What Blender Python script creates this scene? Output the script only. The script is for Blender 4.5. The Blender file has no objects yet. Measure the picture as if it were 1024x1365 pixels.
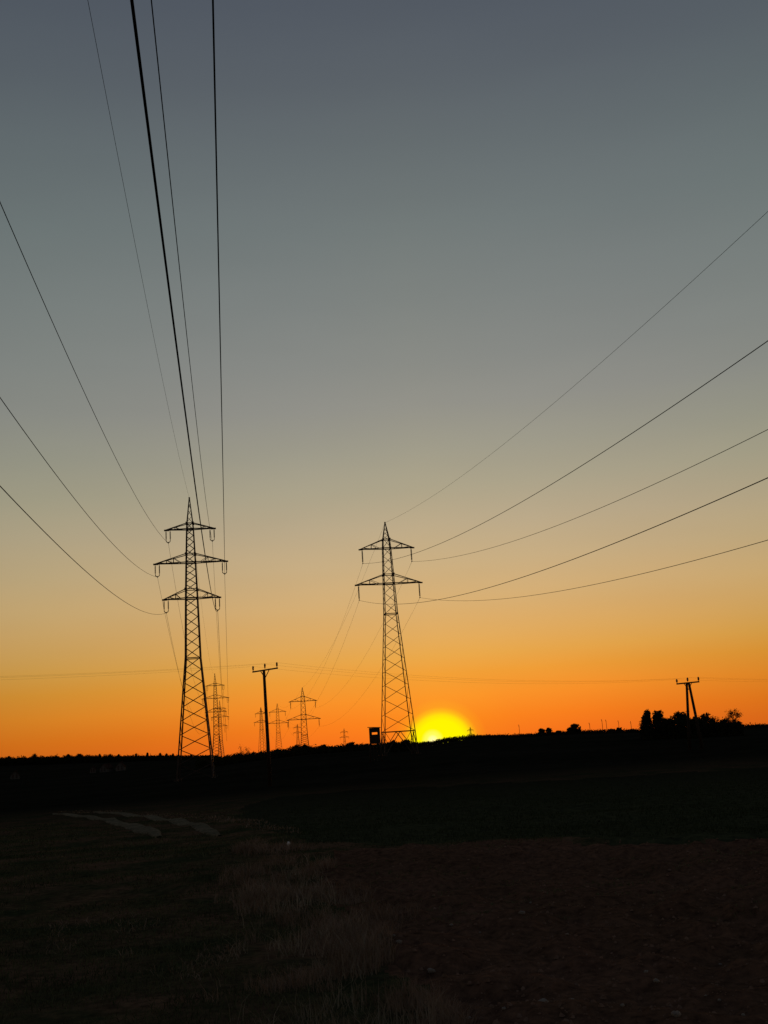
import bpy, math, random
import numpy as np
from mathutils import Vector, Matrix

random.seed(7)
RNG = np.random.default_rng(7)
SC = bpy.context.scene
COL = SC.collection

# ------------------------------------------------------------------ camera
EYE = 1.6                      # the photographer's eye height above the near ground
FOC, PITCH, ROLL = 1450.0, 0.212, 0.063     # focal length in photo pixels, tilt up, roll
PW, PH = 1024.0, 1365.0

right0 = Vector((1, 0, 0))
up0 = Vector((0, -math.sin(PITCH), math.cos(PITCH)))
fwd = Vector((0, math.cos(PITCH), math.sin(PITCH)))
cr, sr = math.cos(ROLL), math.sin(ROLL)
cam_right = right0 * cr - up0 * sr
cam_up = right0 * sr + up0 * cr
cd = bpy.data.cameras.new("camera")
cd.sensor_fit = 'HORIZONTAL'
cd.sensor_width = 36.0
cd.lens = 36.0 * FOC / PW
cd.clip_start = 0.1
cd.clip_end = 20000.0
cam = bpy.data.objects.new("camera", cd)
COL.objects.link(cam)
m = Matrix((cam_right, cam_up, -fwd)).transposed().to_4x4()
m.translation = Vector((0, 0, EYE))
cam.matrix_world = m
SC.camera = cam


def ray(px, py):
    """direction (y normalised to about 1) of a photo pixel"""
    u, v = (px - PW / 2) / FOC, (PH / 2 - py) / FOC
    return cam_right * u + cam_up * v + fwd


def elev(px, py):
    d = ray(px, py).normalized()
    return math.asin(d.z)


def at(px, py, dist):
    """world point seen at a pixel, at a horizontal distance"""
    d = ray(px, py)
    k = dist / math.hypot(d.x, d.y)
    return Vector((d.x * k, d.y * k, EYE + d.z * k))


def lin(c):
    return tuple(((v / 255.0) / 12.92 if v / 255.0 <= 0.04045 else ((v / 255.0 + 0.055) / 1.055) ** 2.4) for v in c)


# ------------------------------------------------------------------ sky (world)
SUN_DIR = ray(583, 986).normalized()
SUN_AZ = Vector((SUN_DIR.x, SUN_DIR.y, 0)).normalized()

world = bpy.data.worlds.new("World")
SC.world = world
world.use_nodes = True
nt = world.node_tree
nt.nodes.clear()


def N(tree, t, **kw):
    n = tree.nodes.new(t)
    for k, v in kw.items():
        setattr(n, k, v)
    return n


def math_node(tree, op, a, b=None, clamp=False):
    n = N(tree, 'ShaderNodeMath', operation=op, use_clamp=clamp)
    for i, v in enumerate((a, b)):
        if v is None:
            continue
        if isinstance(v, (int, float)):
            n.inputs[i].default_value = v
        else:
            tree.links.new(v, n.inputs[i])
    return n.outputs[0]


def ramp(tree, fac, stops, interp='LINEAR'):
    n = N(tree, 'ShaderNodeValToRGB')
    n.color_ramp.interpolation = interp
    e = n.color_ramp.elements
    while len(e) > 1:
        e.remove(e[-1])
    for i, (p, c) in enumerate(stops):
        el = e[0] if i == 0 else e.new(p)
        el.position = p
        el.color = (c[0], c[1], c[2], 1)
    tree.links.new(fac, n.inputs[0])
    return n.outputs[0]


tc = N(nt, 'ShaderNodeTexCoord')
nrm = N(nt, 'ShaderNodeVectorMath', operation='NORMALIZE')
nt.links.new(tc.outputs['Generated'], nrm.inputs[0])
sep = N(nt, 'ShaderNodeSeparateXYZ')
nt.links.new(nrm.outputs[0], sep.inputs[0])
el = math_node(nt, 'ARCSINE', sep.outputs[2])
ELMAX = math.radians(60)
elf = math_node(nt, 'DIVIDE', el, ELMAX, True)
SKY = [(990, (246, 112, 27)), (960, (249, 128, 30)), (930, (249, 146, 42)), (900, (240, 158, 56)), (875, (232, 167, 76)),
       (850, (226, 171, 94)), (800, (214, 175, 118)), (750, (202, 175, 132)), (700, (189, 171, 139)), (650, (174, 165, 140)),
       (600, (161, 157, 140)), (540, (149, 148, 140)), (480, (140, 142, 137)), (400, (130, 135, 132)), (300, (118, 126, 125)),
       (200, (107, 115, 117)), (100, (96, 103, 109)), (0, (88, 95, 104))]
stops = [(max(0.0, elev(560, y)) / ELMAX, lin(c)) for y, c in SKY]
stops.append((0.85, lin((70, 78, 92))))
stops.append((1.0, lin((60, 68, 84))))
sky_col = ramp(nt, elf, stops)
# fall-off round the compass: brightest over the sun, dim opposite to it
flat = N(nt, 'ShaderNodeVectorMath', operation='MULTIPLY')
nt.links.new(nrm.outputs[0], flat.inputs[0])
flat.inputs[1].default_value = (1, 1, 0)
flatn = N(nt, 'ShaderNodeVectorMath', operation='NORMALIZE')
nt.links.new(flat.outputs[0], flatn.inputs[0])
dt = N(nt, 'ShaderNodeVectorMath', operation='DOT_PRODUCT')
nt.links.new(flatn.outputs[0], dt.inputs[0])
dt.inputs[1].default_value = SUN_AZ
azang = math_node(nt, 'DIVIDE', math_node(nt, 'ARCCOSINE', dt.outputs['Value']), math.pi)
A = lambda deg: deg / 180.0
az_col = ramp(nt, azang, [(0.0, (1.04, 1.03, 1.0)), (A(6), (1.0, 1.0, 1.0)), (A(12), (0.93, 0.94, 0.95)), (A(20), (0.83, 0.88, 0.88)),
                          (A(40), (0.55, 0.58, 0.65)), (A(90), (0.30, 0.34, 0.45)), (1.0, (0.20, 0.24, 0.36))])
# the fall-off fades out towards the zenith
el_w = ramp(nt, elf, [(0.0, (1, 1, 1)), (0.25, (0.8, 0.8, 0.8)), (0.6, (0.35, 0.35, 0.35)), (1.0, (0, 0, 0))])
wmix = N(nt, 'ShaderNodeMix', data_type='RGBA')
nt.links.new(el_w, wmix.inputs['Factor'])
wmix.inputs['A'].default_value = (0.80, 0.81, 0.84, 1)
wmix.inputs['B'].default_value = (1, 1, 1, 1)
nt.links.new(az_col, wmix.inputs['B'])
mul = N(nt, 'ShaderNodeMix', data_type='RGBA', blend_type='MULTIPLY')
mul.inputs['Factor'].default_value = 1
nt.links.new(sky_col, mul.inputs['A'])
nt.links.new(wmix.outputs['Result'], mul.inputs['B'])
# faint uneven air in the sky
sn = N(nt, 'ShaderNodeTexNoise')
sn.inputs['Scale'].default_value = 5.0
sn.inputs['Detail'].default_value = 3.0
mpn = N(nt, 'ShaderNodeMapping')
mpn.inputs['Scale'].default_value = (1, 1, 5)
nt.links.new(nrm.outputs[0], mpn.inputs[0])
nt.links.new(mpn.outputs[0], sn.inputs['Vector'])
var = math_node(nt, 'ADD', math_node(nt, 'MULTIPLY', sn.outputs[0], 0.07), 0.965)
vm = N(nt, 'ShaderNodeVectorMath', operation='SCALE')
# near the horizon the warm band dims sooner to either side of the sun
az2 = ramp(nt, azang, [(0.0, (1, 1, 1)), (A(8), (1, 0.99, 0.98)), (A(14), (0.90, 0.92, 0.95)), (A(20), (0.80, 0.84, 0.9)), (A(40), (0.6, 0.62, 0.7)), (1.0, (0.6, 0.62, 0.7))])
el2 = ramp(nt, elf, [(0.0, (1, 1, 1)), (0.05, (.75, .75, .75)), (0.13, (0, 0, 0))])
hmix = N(nt, 'ShaderNodeMix', data_type='RGBA', blend_type='MULTIPLY')
nt.links.new(el2, hmix.inputs['Factor'])
nt.links.new(mul.outputs['Result'], hmix.inputs['A'])
nt.links.new(az2, hmix.inputs['B'])
nt.links.new(hmix.outputs['Result'], vm.inputs[0])
nt.links.new(var, vm.inputs['Scale'])
# the half-set sun with its glare
sub = N(nt, 'ShaderNodeVectorMath', operation='SUBTRACT')
nt.links.new(nrm.outputs[0], sub.inputs[0])
sub.inputs[1].default_value = ray(588, 990).normalized()
fl = N(nt, 'ShaderNodeVectorMath', operation='MULTIPLY')
nt.links.new(sub.outputs[0], fl.inputs[0])
fl.inputs[1].default_value = (0.94, 1, 1.02)
ln = N(nt, 'ShaderNodeVectorMath', operation='LENGTH')
nt.links.new(fl.outputs[0], ln.inputs[0])
ang = math_node(nt, 'DIVIDE', ln.outputs['Value'], math.radians(10))
g = 0.1
glow_f = ramp(nt, ang, [(0.0, (1, 1, 1)), (1.15 * g, (.97, .97, .97)), (1.42 * g, (.74, .74, .74)), (1.62 * g, (.36, .36, .36)), (1.85 * g, (.12, .12, .12)), (2.3 * g, (.035, .035, .035)), (4.0 * g, (.01, .01, .01)), (7 * g, (0, 0, 0))])
glow = N(nt, 'ShaderNodeMix', data_type='RGBA')
nt.links.new(glow_f, glow.inputs['Factor'])
nt.links.new(vm.outputs[0], glow.inputs['A'])
glow.inputs['B'].default_value = (1.05, 0.94, 0.0, 1)
dotc = N(nt, 'ShaderNodeVectorMath', operation='DOT_PRODUCT')
nt.links.new(nrm.outputs[0], dotc.inputs[0])
dotc.inputs[1].default_value = ray(577, 987).normalized()
angc = math_node(nt, 'DIVIDE', math_node(nt, 'ARCCOSINE', dotc.outputs['Value']), math.radians(1))
core_f = ramp(nt, angc, [(0.0, (1, 1, 1)), (0.15, (.65, .65, .65)), (0.33, (.2, .2, .2)), (0.62, (0, 0, 0))], 'EASE')
core = N(nt, 'ShaderNodeMix', data_type='RGBA')
nt.links.new(core_f, core.inputs['Factor'])
nt.links.new(glow.outputs['Result'], core.inputs['A'])
core.inputs['B'].default_value = (1.4, 1.2, 0.5, 1)
bg = N(nt, 'ShaderNodeBackground')
bg.inputs['Strength'].default_value = 1.0
nt.links.new(core.outputs['Result'], bg.inputs['Color'])
wo = N(nt, 'ShaderNodeOutputWorld')
nt.links.new(bg.outputs[0], wo.inputs[0])

# ------------------------------------------------------------------ sun lamp, half below the hill
sl = bpy.data.lights.new("sun", 'SUN')
sl.energy = 0.6
sl.angle = math.radians(0.5)
sl.color = (1.0, 0.36, 0.10)
so = bpy.data.objects.new("sun", sl)
COL.objects.link(so)
so.location = (0, 0, 200)
so.rotation_euler = (-ray(583, 980).normalized()).to_track_quat('-Z', 'Y').to_euler()

SC.view_settings.view_transform = 'Standard'
SC.view_settings.look = 'None'
SC.view_settings.exposure = 0.0
SC.view_settings.gamma = 1.0
SC.view_settings.use_curve_mapping = False
SC.render.film_transparent = False
SC.cycles.max_bounces = 4


# ------------------------------------------------------------------ materials
def material(name, c1, c2=None, scale=4.0, rough=0.85, metallic=0.0, bump=0.0, detail=6.0, c3=None, spec=0.3):
    mt = bpy.data.materials.new(name)
    mt.use_nodes = True
    t = mt.node_tree
    b = t.nodes['Principled BSDF']
    b.inputs['Roughness'].default_value = rough
    b.inputs['Metallic'].default_value = metallic
    b.inputs['Specular IOR Level'].default_value = spec
    if c2 is None:
        c2 = tuple(v * 0.7 for v in c1)
    co = N(t, 'ShaderNodeTexCoord')
    no = N(t, 'ShaderNodeTexNoise')
    no.inputs['Scale'].default_value = scale
    no.inputs['Detail'].default_value = detail
    no.inputs['Roughness'].default_value = 0.62
    t.links.new(co.outputs['Object'], no.inputs['Vector'])
    st = [(0.34, c1), (0.62, c2)]
    if c3:
        st.append((0.72, c3))
    t.links.new(ramp(t, no.outputs[0], st), b.inputs['Base Color'])
    if bump:
        bn = N(t, 'ShaderNodeBump')
        bn.inputs['Strength'].default_value = 0.8
        bn.inputs['Distance'].default_value = bump
        n2 = N(t, 'ShaderNodeTexNoise')
        n2.inputs['Scale'].default_value = scale * 9
        n2.inputs['Detail'].default_value = 5
        t.links.new(co.outputs['Object'], n2.inputs['Vector'])
        t.links.new(n2.outputs[0], bn.inputs['Height'])
        t.links.new(bn.outputs[0], b.inputs['Normal'])
    return mt


def zone_material(name, cols, scales, bump, rough=0.95, far_dark=None):
    """ground cover: a large patchy layer between two colours, broken up by a fine one"""
    mt = bpy.data.materials.new(name)
    mt.use_nodes = True
    t = mt.node_tree
    b = t.nodes['Principled BSDF']
    b.inputs['Roughness'].default_value = rough
    b.inputs['Specular IOR Level'].default_value = 0.0
    co = N(t, 'ShaderNodeTexCoord')
    outs = []
    for s in scales:
        no = N(t, 'ShaderNodeTexNoise')
        no.inputs['Scale'].default_value = s
        no.inputs['Detail'].default_value = 7
        no.inputs['Roughness'].default_value = 0.65
        t.links.new(co.outputs['Object'], no.inputs['Vector'])
        outs.append(no.outputs[0])
    big = ramp(t, outs[0], [(0.40, cols[0]), (0.60, cols[1])])
    fine = ramp(t, outs[1], [(0.30, (0.45, 0.45, 0.45)), (0.50, (1, 1, 1)), (0.75, (1.7, 1.6, 1.5))])
    mx = N(t, 'ShaderNodeMix', data_type='RGBA', blend_type='MULTIPLY')
    mx.inputs['Factor'].default_value = 1
    t.links.new(big, mx.inputs['A'])
    t.links.new(fine, mx.inputs['B'])
    out = mx.outputs['Result']
    if far_dark:                             # darkening with distance painted into the cover colour, along a ragged line
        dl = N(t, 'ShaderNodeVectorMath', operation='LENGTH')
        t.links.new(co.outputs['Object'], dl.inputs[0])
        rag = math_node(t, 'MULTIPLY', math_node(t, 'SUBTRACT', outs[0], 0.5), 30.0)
        k = math_node(t, 'DIVIDE', math_node(t, 'SUBTRACT', math_node(t, 'ADD', dl.outputs['Value'], rag), far_dark[0]), far_dark[1] - far_dark[0], True)
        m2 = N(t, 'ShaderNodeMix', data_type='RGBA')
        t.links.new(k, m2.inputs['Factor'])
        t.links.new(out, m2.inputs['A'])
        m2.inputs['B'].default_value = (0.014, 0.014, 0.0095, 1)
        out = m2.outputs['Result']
    t.links.new(out, b.inputs['Base Color'])
    bn = N(t, 'ShaderNodeBump')
    bn.inputs['Strength'].default_value = 1.0
    bn.inputs['Distance'].default_value = bump
    t.links.new(outs[1], bn.inputs['Height'])
    t.links.new(bn.outputs[0], b.inputs['Normal'])
    return mt


M = {
    'steel': material('weathered_steel', (0.036, 0.026, 0.021), (0.062, 0.044, 0.035), 1.2, 0.7, 0.0, spec=0.1),
    'cable': material('weathered_cable', (0.012, 0.012, 0.012), (0.02, 0.02, 0.019), 3.0, 0.9, 0.0, spec=0.0),
    'ceramic': material('brown_porcelain', (0.03, 0.02, 0.015), (0.05, 0.03, 0.02), 6.0, 0.4),
    'wood': material('tarred_wood', (0.022, 0.016, 0.012), (0.04, 0.03, 0.022), 7.0, 0.9, bump=0.01, spec=0.05),
    'board': material('weathered_boards', (0.03, 0.024, 0.02), (0.05, 0.042, 0.034), 5.0, 0.9, bump=0.01, spec=0.05),
    'felt': material('roofing_felt', (0.03, 0.03, 0.03), (0.05, 0.05, 0.045), 8.0, 0.95),
    'bark': material('bark', (0.02, 0.016, 0.012), (0.035, 0.028, 0.02), 9.0, 0.95, spec=0.0),
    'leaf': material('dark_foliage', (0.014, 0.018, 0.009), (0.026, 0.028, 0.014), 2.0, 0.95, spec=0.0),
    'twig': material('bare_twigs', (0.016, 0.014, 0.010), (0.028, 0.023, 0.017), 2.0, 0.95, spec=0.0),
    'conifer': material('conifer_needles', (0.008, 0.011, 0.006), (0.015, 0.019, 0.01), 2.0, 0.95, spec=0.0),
    'stone': material('pale_stone', (0.13, 0.105, 0.085), (0.22, 0.185, 0.15), 8.0, 0.9, bump=0.01),
    'white': material('chalky_white_stone', (0.75, 0.73, 0.68), (0.85, 0.83, 0.8), 9.0, 0.9, bump=0.004),
    'clod': material('dry_earth_clod', (0.075, 0.042, 0.027), (0.19, 0.12, 0.085), 5.0, 0.95, spec=0.0),
    'plaster': material('pale_plaster', (0.065, 0.062, 0.058), (0.09, 0.086, 0.08), 2.0, 0.95, spec=0.0),
    'tile': material('clay_tiles', (0.03, 0.017, 0.013), (0.045, 0.026, 0.02), 4.0, 0.95, spec=0.0),
    'glass': material('window_glass', (0.02, 0.022, 0.025), (0.03, 0.03, 0.035), 2.0, 0.15),
    'grass': material('verge_grass', (0.032, 0.044, 0.018), (0.10, 0.10, 0.05), 0.9, 0.9, c3=(0.18, 0.12, 0.075), spec=0.0),
    'seedling': material('pale_seedlings', (0.05, 0.075, 0.03), (0.13, 0.12, 0.065), 2.5, 0.9, spec=0.0),
    'straw': material('straw_stalks', (0.17, 0.145, 0.10), (0.34, 0.28, 0.20), 2.0, 0.9, spec=0.0),
    'dry': material('dry_grass', (0.13, 0.092, 0.064), (0.26, 0.185, 0.13), 1.3, 0.9, spec=0.0),
    'shoot': material('young_crop', (0.022, 0.034, 0.015), (0.036, 0.048, 0.021), 0.6, 0.9, spec=0.0),
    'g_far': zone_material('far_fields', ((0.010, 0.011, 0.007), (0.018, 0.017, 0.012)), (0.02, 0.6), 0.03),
    'g_verge': zone_material('grassy_soil', ((0.032, 0.038, 0.018), (0.10, 0.062, 0.038)), (0.7, 9.0), 0.03, far_dark=(30, 72)),
    'g_soil': zone_material('ploughed_soil', ((0.085, 0.048, 0.030), (0.105, 0.058, 0.038)), (0.35, 11.0), 0.03),
    'g_crop': zone_material('crop_soil', ((0.034, 0.039, 0.020), (0.046, 0.049, 0.026)), (0.12, 5.0), 0.03, far_dark=(22, 58)),
    'g_track': zone_material('track_dirt', ((0.10, 0.088, 0.058), (0.14, 0.12, 0.08)), (1.2, 8.0), 0.02),
}


# ------------------------------------------------------------------ mesh helpers
class MB:
    """collects geometry, then links it as ONE mesh object"""

    def __init__(self):
        self.v, self.f = [], []

    def add(self, vs, fs):
        o = len(self.v)
        self.v += [tuple(p) for p in vs]
        self.f += [tuple(i + o for i in q) for q in fs]

    def bar(self, p, q, w, h=None, ref=None):
        """square bar"""
        p, q = Vector(p), Vector(q)
        h = w if h is None else h
        d = (q - p)
        if d.length < 1e-6:
            return
        d.normalize()
        r = Vector(ref) if ref is not None else (Vector((0, 0, 1)) if abs(d.z) < 0.9 else Vector((1, 0, 0)))
        a = d.cross(r)
        if a.length < 1e-5:
            a = d.cross(Vector((0.3, 1, 0.2)))
        a.normalize()
        b = d.cross(a)
        vs = []
        for c in (p, q):
            for s, t in ((-1, -1), (1, -1), (1, 1), (-1, 1)):
                vs.append(c + a * (s * w / 2) + b * (t * h / 2))
        self.add(vs, [(0, 1, 2, 3), (7, 6, 5, 4), (0, 4, 5, 1), (1, 5, 6, 2), (2, 6, 7, 3), (3, 7, 4, 0)])

    def angle_iron(self, p, q, w, inward):
        """L-profile with its corner turned away from `inward`"""
        p, q = Vector(p), Vector(q)
        d = (q - p).normalized()
        n = Vector(inward)
        n = (n - d * n.dot(d))
        if n.length < 1e-5:
            n = d.orthogonal()
        n.normalize()
        s = d.cross(n)
        e1, e2 = (n + s).normalized(), (n - s).normalized()
        t = w * 0.18
        prof = [(0, 0), (w, 0), (w, t), (t, t), (t, w), (0, w)]
        off = n * (-w * 0.45)
        vs = [c + off + e1 * a + e2 * b for c in (p, q) for a, b in prof]
        fs = [(i, (i + 1) % 6, 6 + (i + 1) % 6, 6 + i) for i in range(6)]
        fs += [(0, 3, 2, 1), (0, 5, 4, 3), (6, 7, 8, 9), (6, 9, 10, 11)]
        self.add(vs, fs)

    def tube(self, pts, rad, sides=6, caps=True):
        pts = [Vector(p) for p in pts]
        rs = rad if isinstance(rad, (list, tuple)) else [rad] * len(pts)
        vs, prev = [], None
        for i, p in enumerate(pts):
            d = (pts[min(i + 1, len(pts) - 1)] - pts[max(i - 1, 0)]).normalized()
            if prev is None:
                a = d.orthogonal().normalized()
            else:
                a = (prev - d * prev.dot(d)).normalized()
            prev = a
            b = d.cross(a)
            for k in range(sides):
                an = 2 * math.pi * k / sides
                vs.append(p + (a * math.cos(an) + b * math.sin(an)) * rs[i])
        fs = []
        for i in range(len(pts) - 1):
            for k in range(sides):
                k2 = (k + 1) % sides
                fs.append((i * sides + k, i * sides + k2, (i + 1) * sides + k2, (i + 1) * sides + k))
        if caps:
            fs.append(tuple(range(sides))[::-1])
            n = (len(pts) - 1) * sides
            fs.append(tuple(range(n, n + sides)))
        self.add(vs, fs)

    def box(self, c, s, rot=0.0):
        cx, cy, cz = c
        hx, hy, hz = s[0] / 2, s[1] / 2, s[2] / 2
        co, si = math.cos(rot), math.sin(rot)
        vs = []
        for z in (-hz, hz):
            for x, y in ((-hx, -hy), (hx, -hy), (hx, hy), (-hx, hy)):
                vs.append((cx + x * co - y * si, cy + x * si + y * co, cz + z))
        self.add(vs, [(3, 2, 1, 0), (4, 5, 6, 7), (0, 1, 5, 4), (1, 2, 6, 5), (2, 3, 7, 6), (3, 0, 4, 7)])

    def build(self, name, mat, parent=None, smooth=False):
        me = bpy.data.meshes.new(name)
        me.from_pydata(self.v, [], self.f)
        me.materials.append(mat)
        if smooth:
            me.polygons.foreach_set('use_smooth', [True] * len(me.polygons))
        me.update()
        o = bpy.data.objects.new(name, me)
        COL.objects.link(o)
        if parent is not None:
            o.parent = parent
        return o


def quads_object(name, V, F, mat, parent=None):
    """fast mesh from an (n,3) vertex array and an (m,4) face array"""
    me = bpy.data.meshes.new(name)
    me.vertices.add(len(V))
    me.vertices.foreach_set('co', np.asarray(V, np.float32).ravel())
    me.loops.add(F.size)
    me.loops.foreach_set('vertex_index', np.asarray(F, np.int32).ravel())
    me.polygons.add(len(F))
    me.polygons.foreach_set('loop_start', np.arange(0, F.size, 4, dtype=np.int32))
    me.materials.append(mat)
    me.update(calc_edges=True)
    me.validate()
    o = bpy.data.objects.new(name, me)
    COL.objects.link(o)
    if parent is not None:
        o.parent = parent
    return o


def tag(o, label=None, cat=None, group=None, kind=None):
    if label:
        o['label'] = label
    if cat:
        o['category'] = cat
    if group:
        o['group'] = group
    if kind:
        o['kind'] = kind
    return o


def thing(name, loc, label, cat, group=None, rz=0.0, scale=1.0):
    o = bpy.data.objects.new(name, None)
    o.empty_display_size = 0.5
    COL.objects.link(o)
    o.location = loc
    o.rotation_euler = (0, 0, rz)
    o.scale = (scale,) * 3
    return tag(o, label, cat, group)


# ------------------------------------------------------------------ terrain
RR = np.array([0, 10, 20, 50, 90, 150, 220, 350, 600, 900, 1300, 2500, 7000.])
PX = np.array([-1400, -350, 0, 150, 300, 400, 500, 560, 600, 640, 700, 760, 850, 950, 1024, 1400, 2400.])
G0 = -1.6
ZT = np.array([
    [G0, G0, -1.6, -1.9, -2.4, -3.0, -3.6, -4.5, -5, -3, 4, 4, -8],
    [G0, G0, -1.65, -2.0, -2.7, -3.5, -4.5, -6.0, -7.2, -4, 10, 5, -8],
    [G0, G0, -1.65, -2.0, -2.7, -3.5, -4.5, -6.2, -7.4, -5, 10.5, 5, -8],
    [G0, G0, -1.65, -2.0, -2.7, -3.3, -4.2, -5.6, -6.6, -5, 5.0, 2, -8],
    [G0, G0, -1.6, -1.95, -2.5, -2.8, -3.0, -2.6, -1.5, -2, -1.0, -6, -12],
    [G0, G0, -1.6, -1.9, -2.4, -2.4, -1.9, -0.9, -0.6, -3, -6, -12, -16],
    [G0, G0, -1.6, -1.9, -2.3, -2.0, -1.3, -0.6, -1.0, -4, -8, -14, -18],
    [G0, G0, -1.6, -1.9, -2.2, -1.9, -1.3, -0.5, -1.2, -4, -8, -14, -18],
    [G0, G0, -1.6, -1.9, -2.2, -1.9, -1.1, 0.35, -0.6, -4, -8, -14, -18],
    [G0, G0, -1.6, -1.85, -2.1, -1.8, -0.9, 1.1, 0.2, -3, -8, -14, -18],
    [G0, G0, -1.6, -1.85, -2.1, -1.8, -1.0, 0.25, -0.6, -3, -8, -14, -18],
    [G0, G0, -1.6, -1.85, -2.1, -1.9, -1.2, 0.3, -0.6, -3, -8, -14, -18],
    [G0, G0, -1.6, -1.8, -2.1, -2.0, -1.5, -0.6, -1.5, -3, -8, -14, -18],
    [G0, G0, -1.6, -1.8, -2.0, -2.0, -1.7, -1.1, -2.0, -4, -8, -14, -18],
    [G0, G0, -1.6, -1.8, -2.0, -2.1, -1.9, -1.6, -2.4, -4, -8, -14, -18],
    [G0, G0, -1.6, -1.8, -2.0, -2.1, -2.0, -1.8, -3, -5, -8, -14, -18],
    [G0, G0, -1.6, -1.8, -2.0, -2.1, -2.2, -2.5, -4, -6, -8, -14, -18]])
AZ_C = np.array([math.atan2(ray(p, 990).x, ray(p, 990).y) for p in PX])
LRF = np.linspace(0, math.log(1 + 7000), 500)
AZF = np.linspace(AZ_C[0], AZ_C[-1], 500)


def _smooth(a, k, axis):
    w = np.hanning(k + 2)[1:-1]
    w /= w.sum()
    pad = [(0, 0), (0, 0)]
    pad[axis] = (k // 2, k // 2)
    b = np.pad(a, pad, mode='edge')
    return np.apply_along_axis(lambda x: np.convolve(x, w, 'valid'), axis, b)


_t = np.array([np.interp(LRF, np.log(1 + RR), row) for row in ZT])
_t = np.array([np.interp(AZF, AZ_C, _t[:, j]) for j in range(len(LRF))]).T
TZ = _smooth(_smooth(_t, 15, 1), 11, 0)


def _hash(ix, iy, seed):
    n = (ix.astype(np.int64) * 374761393 + iy.astype(np.int64) * 668265263 + seed * 1442695041) & 0xffffffff
    n = ((n ^ (n >> 13)) * 1274126177) & 0xffffffff
    return ((n ^ (n >> 16)) & 0xffff) / 65535.0


def vnoise(x, y, seed=0):
    ix, iy = np.floor(x), np.floor(y)
    fx, fy = x - ix, y - iy
    fx, fy = fx * fx * (3 - 2 * fx), fy * fy * (3 - 2 * fy)
    a, b = _hash(ix, iy, seed), _hash(ix + 1, iy, seed)
    c, d = _hash(ix, iy + 1, seed), _hash(ix + 1, iy + 1, seed)
    return (a * (1 - fx) + b * fx) * (1 - fy) + (c * (1 - fx) + d * fx) * fy - 0.5


def base_z(x, y):
    x, y = np.asarray(x, float), np.asarray(y, float)
    r = np.hypot(x, y)
    az = np.arctan2(x, y)
    ia = np.clip((az - AZF[0]) / (AZF[-1] - AZF[0]), 0, 1) * (len(AZF) - 1)
    il = np.clip(np.log(1 + r) / LRF[-1], 0, 1) * (len(LRF) - 1)
    a0, l0 = np.minimum(ia.astype(int), len(AZF) - 2), np.minimum(il.astype(int), len(LRF) - 2)
    fa, fl = ia - a0, il - l0
    z = (TZ[a0, l0] * (1 - fa) + TZ[a0 + 1, l0] * fa) * (1 - fl) + (TZ[a0, l0 + 1] * (1 - fa) + TZ[a0 + 1, l0 + 1] * fa) * fl
    return z + EYE


def ground_at_pixel(px, py):
    d = ray(px, py)
    h = math.hypot(d.x, d.y)
    t = 2.0
    for _ in range(4000):
        x, y, z = d.x / h * t, d.y / h * t, EYE + d.z / h * t
        if z <= float(base_z(x, y)):
            break
        t *= 1.004
    return (x, y)


def poly(pixels):
    return np.array([ground_at_pixel(*p) for p in pixels])


def inside(P, x, y):
    c = np.zeros(np.shape(x), bool)
    n = len(P)
    for i in range(n):
        x0, y0 = P[i]
        x1, y1 = P[(i + 1) % n]
        if y0 == y1:
            continue
        k = ((y0 > y) != (y1 > y)) & (x < (x1 - x0) * (y - y0) / (y1 - y0) + x0)
        c ^= k
    return c


# the zones of the ground, by where their edges lie
SOIL = np.vstack([poly([(620, 1480), (585, 1365), (520, 1270), (455, 1205), (420, 1165), (440, 1140), (520, 1128), (700, 1124), (1024, 1122), (1250, 1118)]), [[14, 4], [9, 2.5]]])
CROP = np.vstack([poly([(330, 1098), (420, 1128), (520, 1124), (700, 1120), (1024, 1118), (1250, 1114), (1500, 1108)]), poly([(1500, 1015), (1100, 1018), (760, 1040), (500, 1052), (380, 1062), (320, 1075)])])
RUT_L = poly([(60, 1083), (110, 1087), (150, 1092), (176, 1098), (200, 1104), (222, 1113), (170, 1115), (163, 1106), (150, 1099), (120, 1092), (60, 1088)])
RUT_R = poly([(120, 1082), (190, 1086), (240, 1093), (270, 1100), (298, 1110), (262, 1108), (238, 1100), (210, 1094), (170, 1089), (120, 1085)])


def ground_z(x, y):
    x, y = np.asarray(x, float), np.asarray(y, float)
    z = base_z(x, y)
    r = np.hypot(x, y)
    fade = np.clip(1 - (r - 40) / 60, 0, 1)
    soil = inside(SOIL, x, y)
    z = z + fade * 0.10 * vnoise(x / 2.3, y / 2.3, 1) + fade * 0.05 * vnoise(x / 0.7, y / 0.7, 2)
    fur = np.sin((x * 0.35 + y * 0.94) * 2 * math.pi / 0.75 + 2.5 * vnoise(x / 3, y / 3, 5))
    z = z + soil * fade * (0.022 * fur + 0.10 * vnoise(x / 0.30, y / 0.30, 3) + 0.055 * vnoise(x / 0.12, y / 0.12, 4))
    far = np.clip((r - 80) / 200, 0, 1)
    return z + far * (0.5 * vnoise(x / 60, y / 60, 8) + 0.25 * vnoise(x / 17, y / 17, 9))


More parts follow.
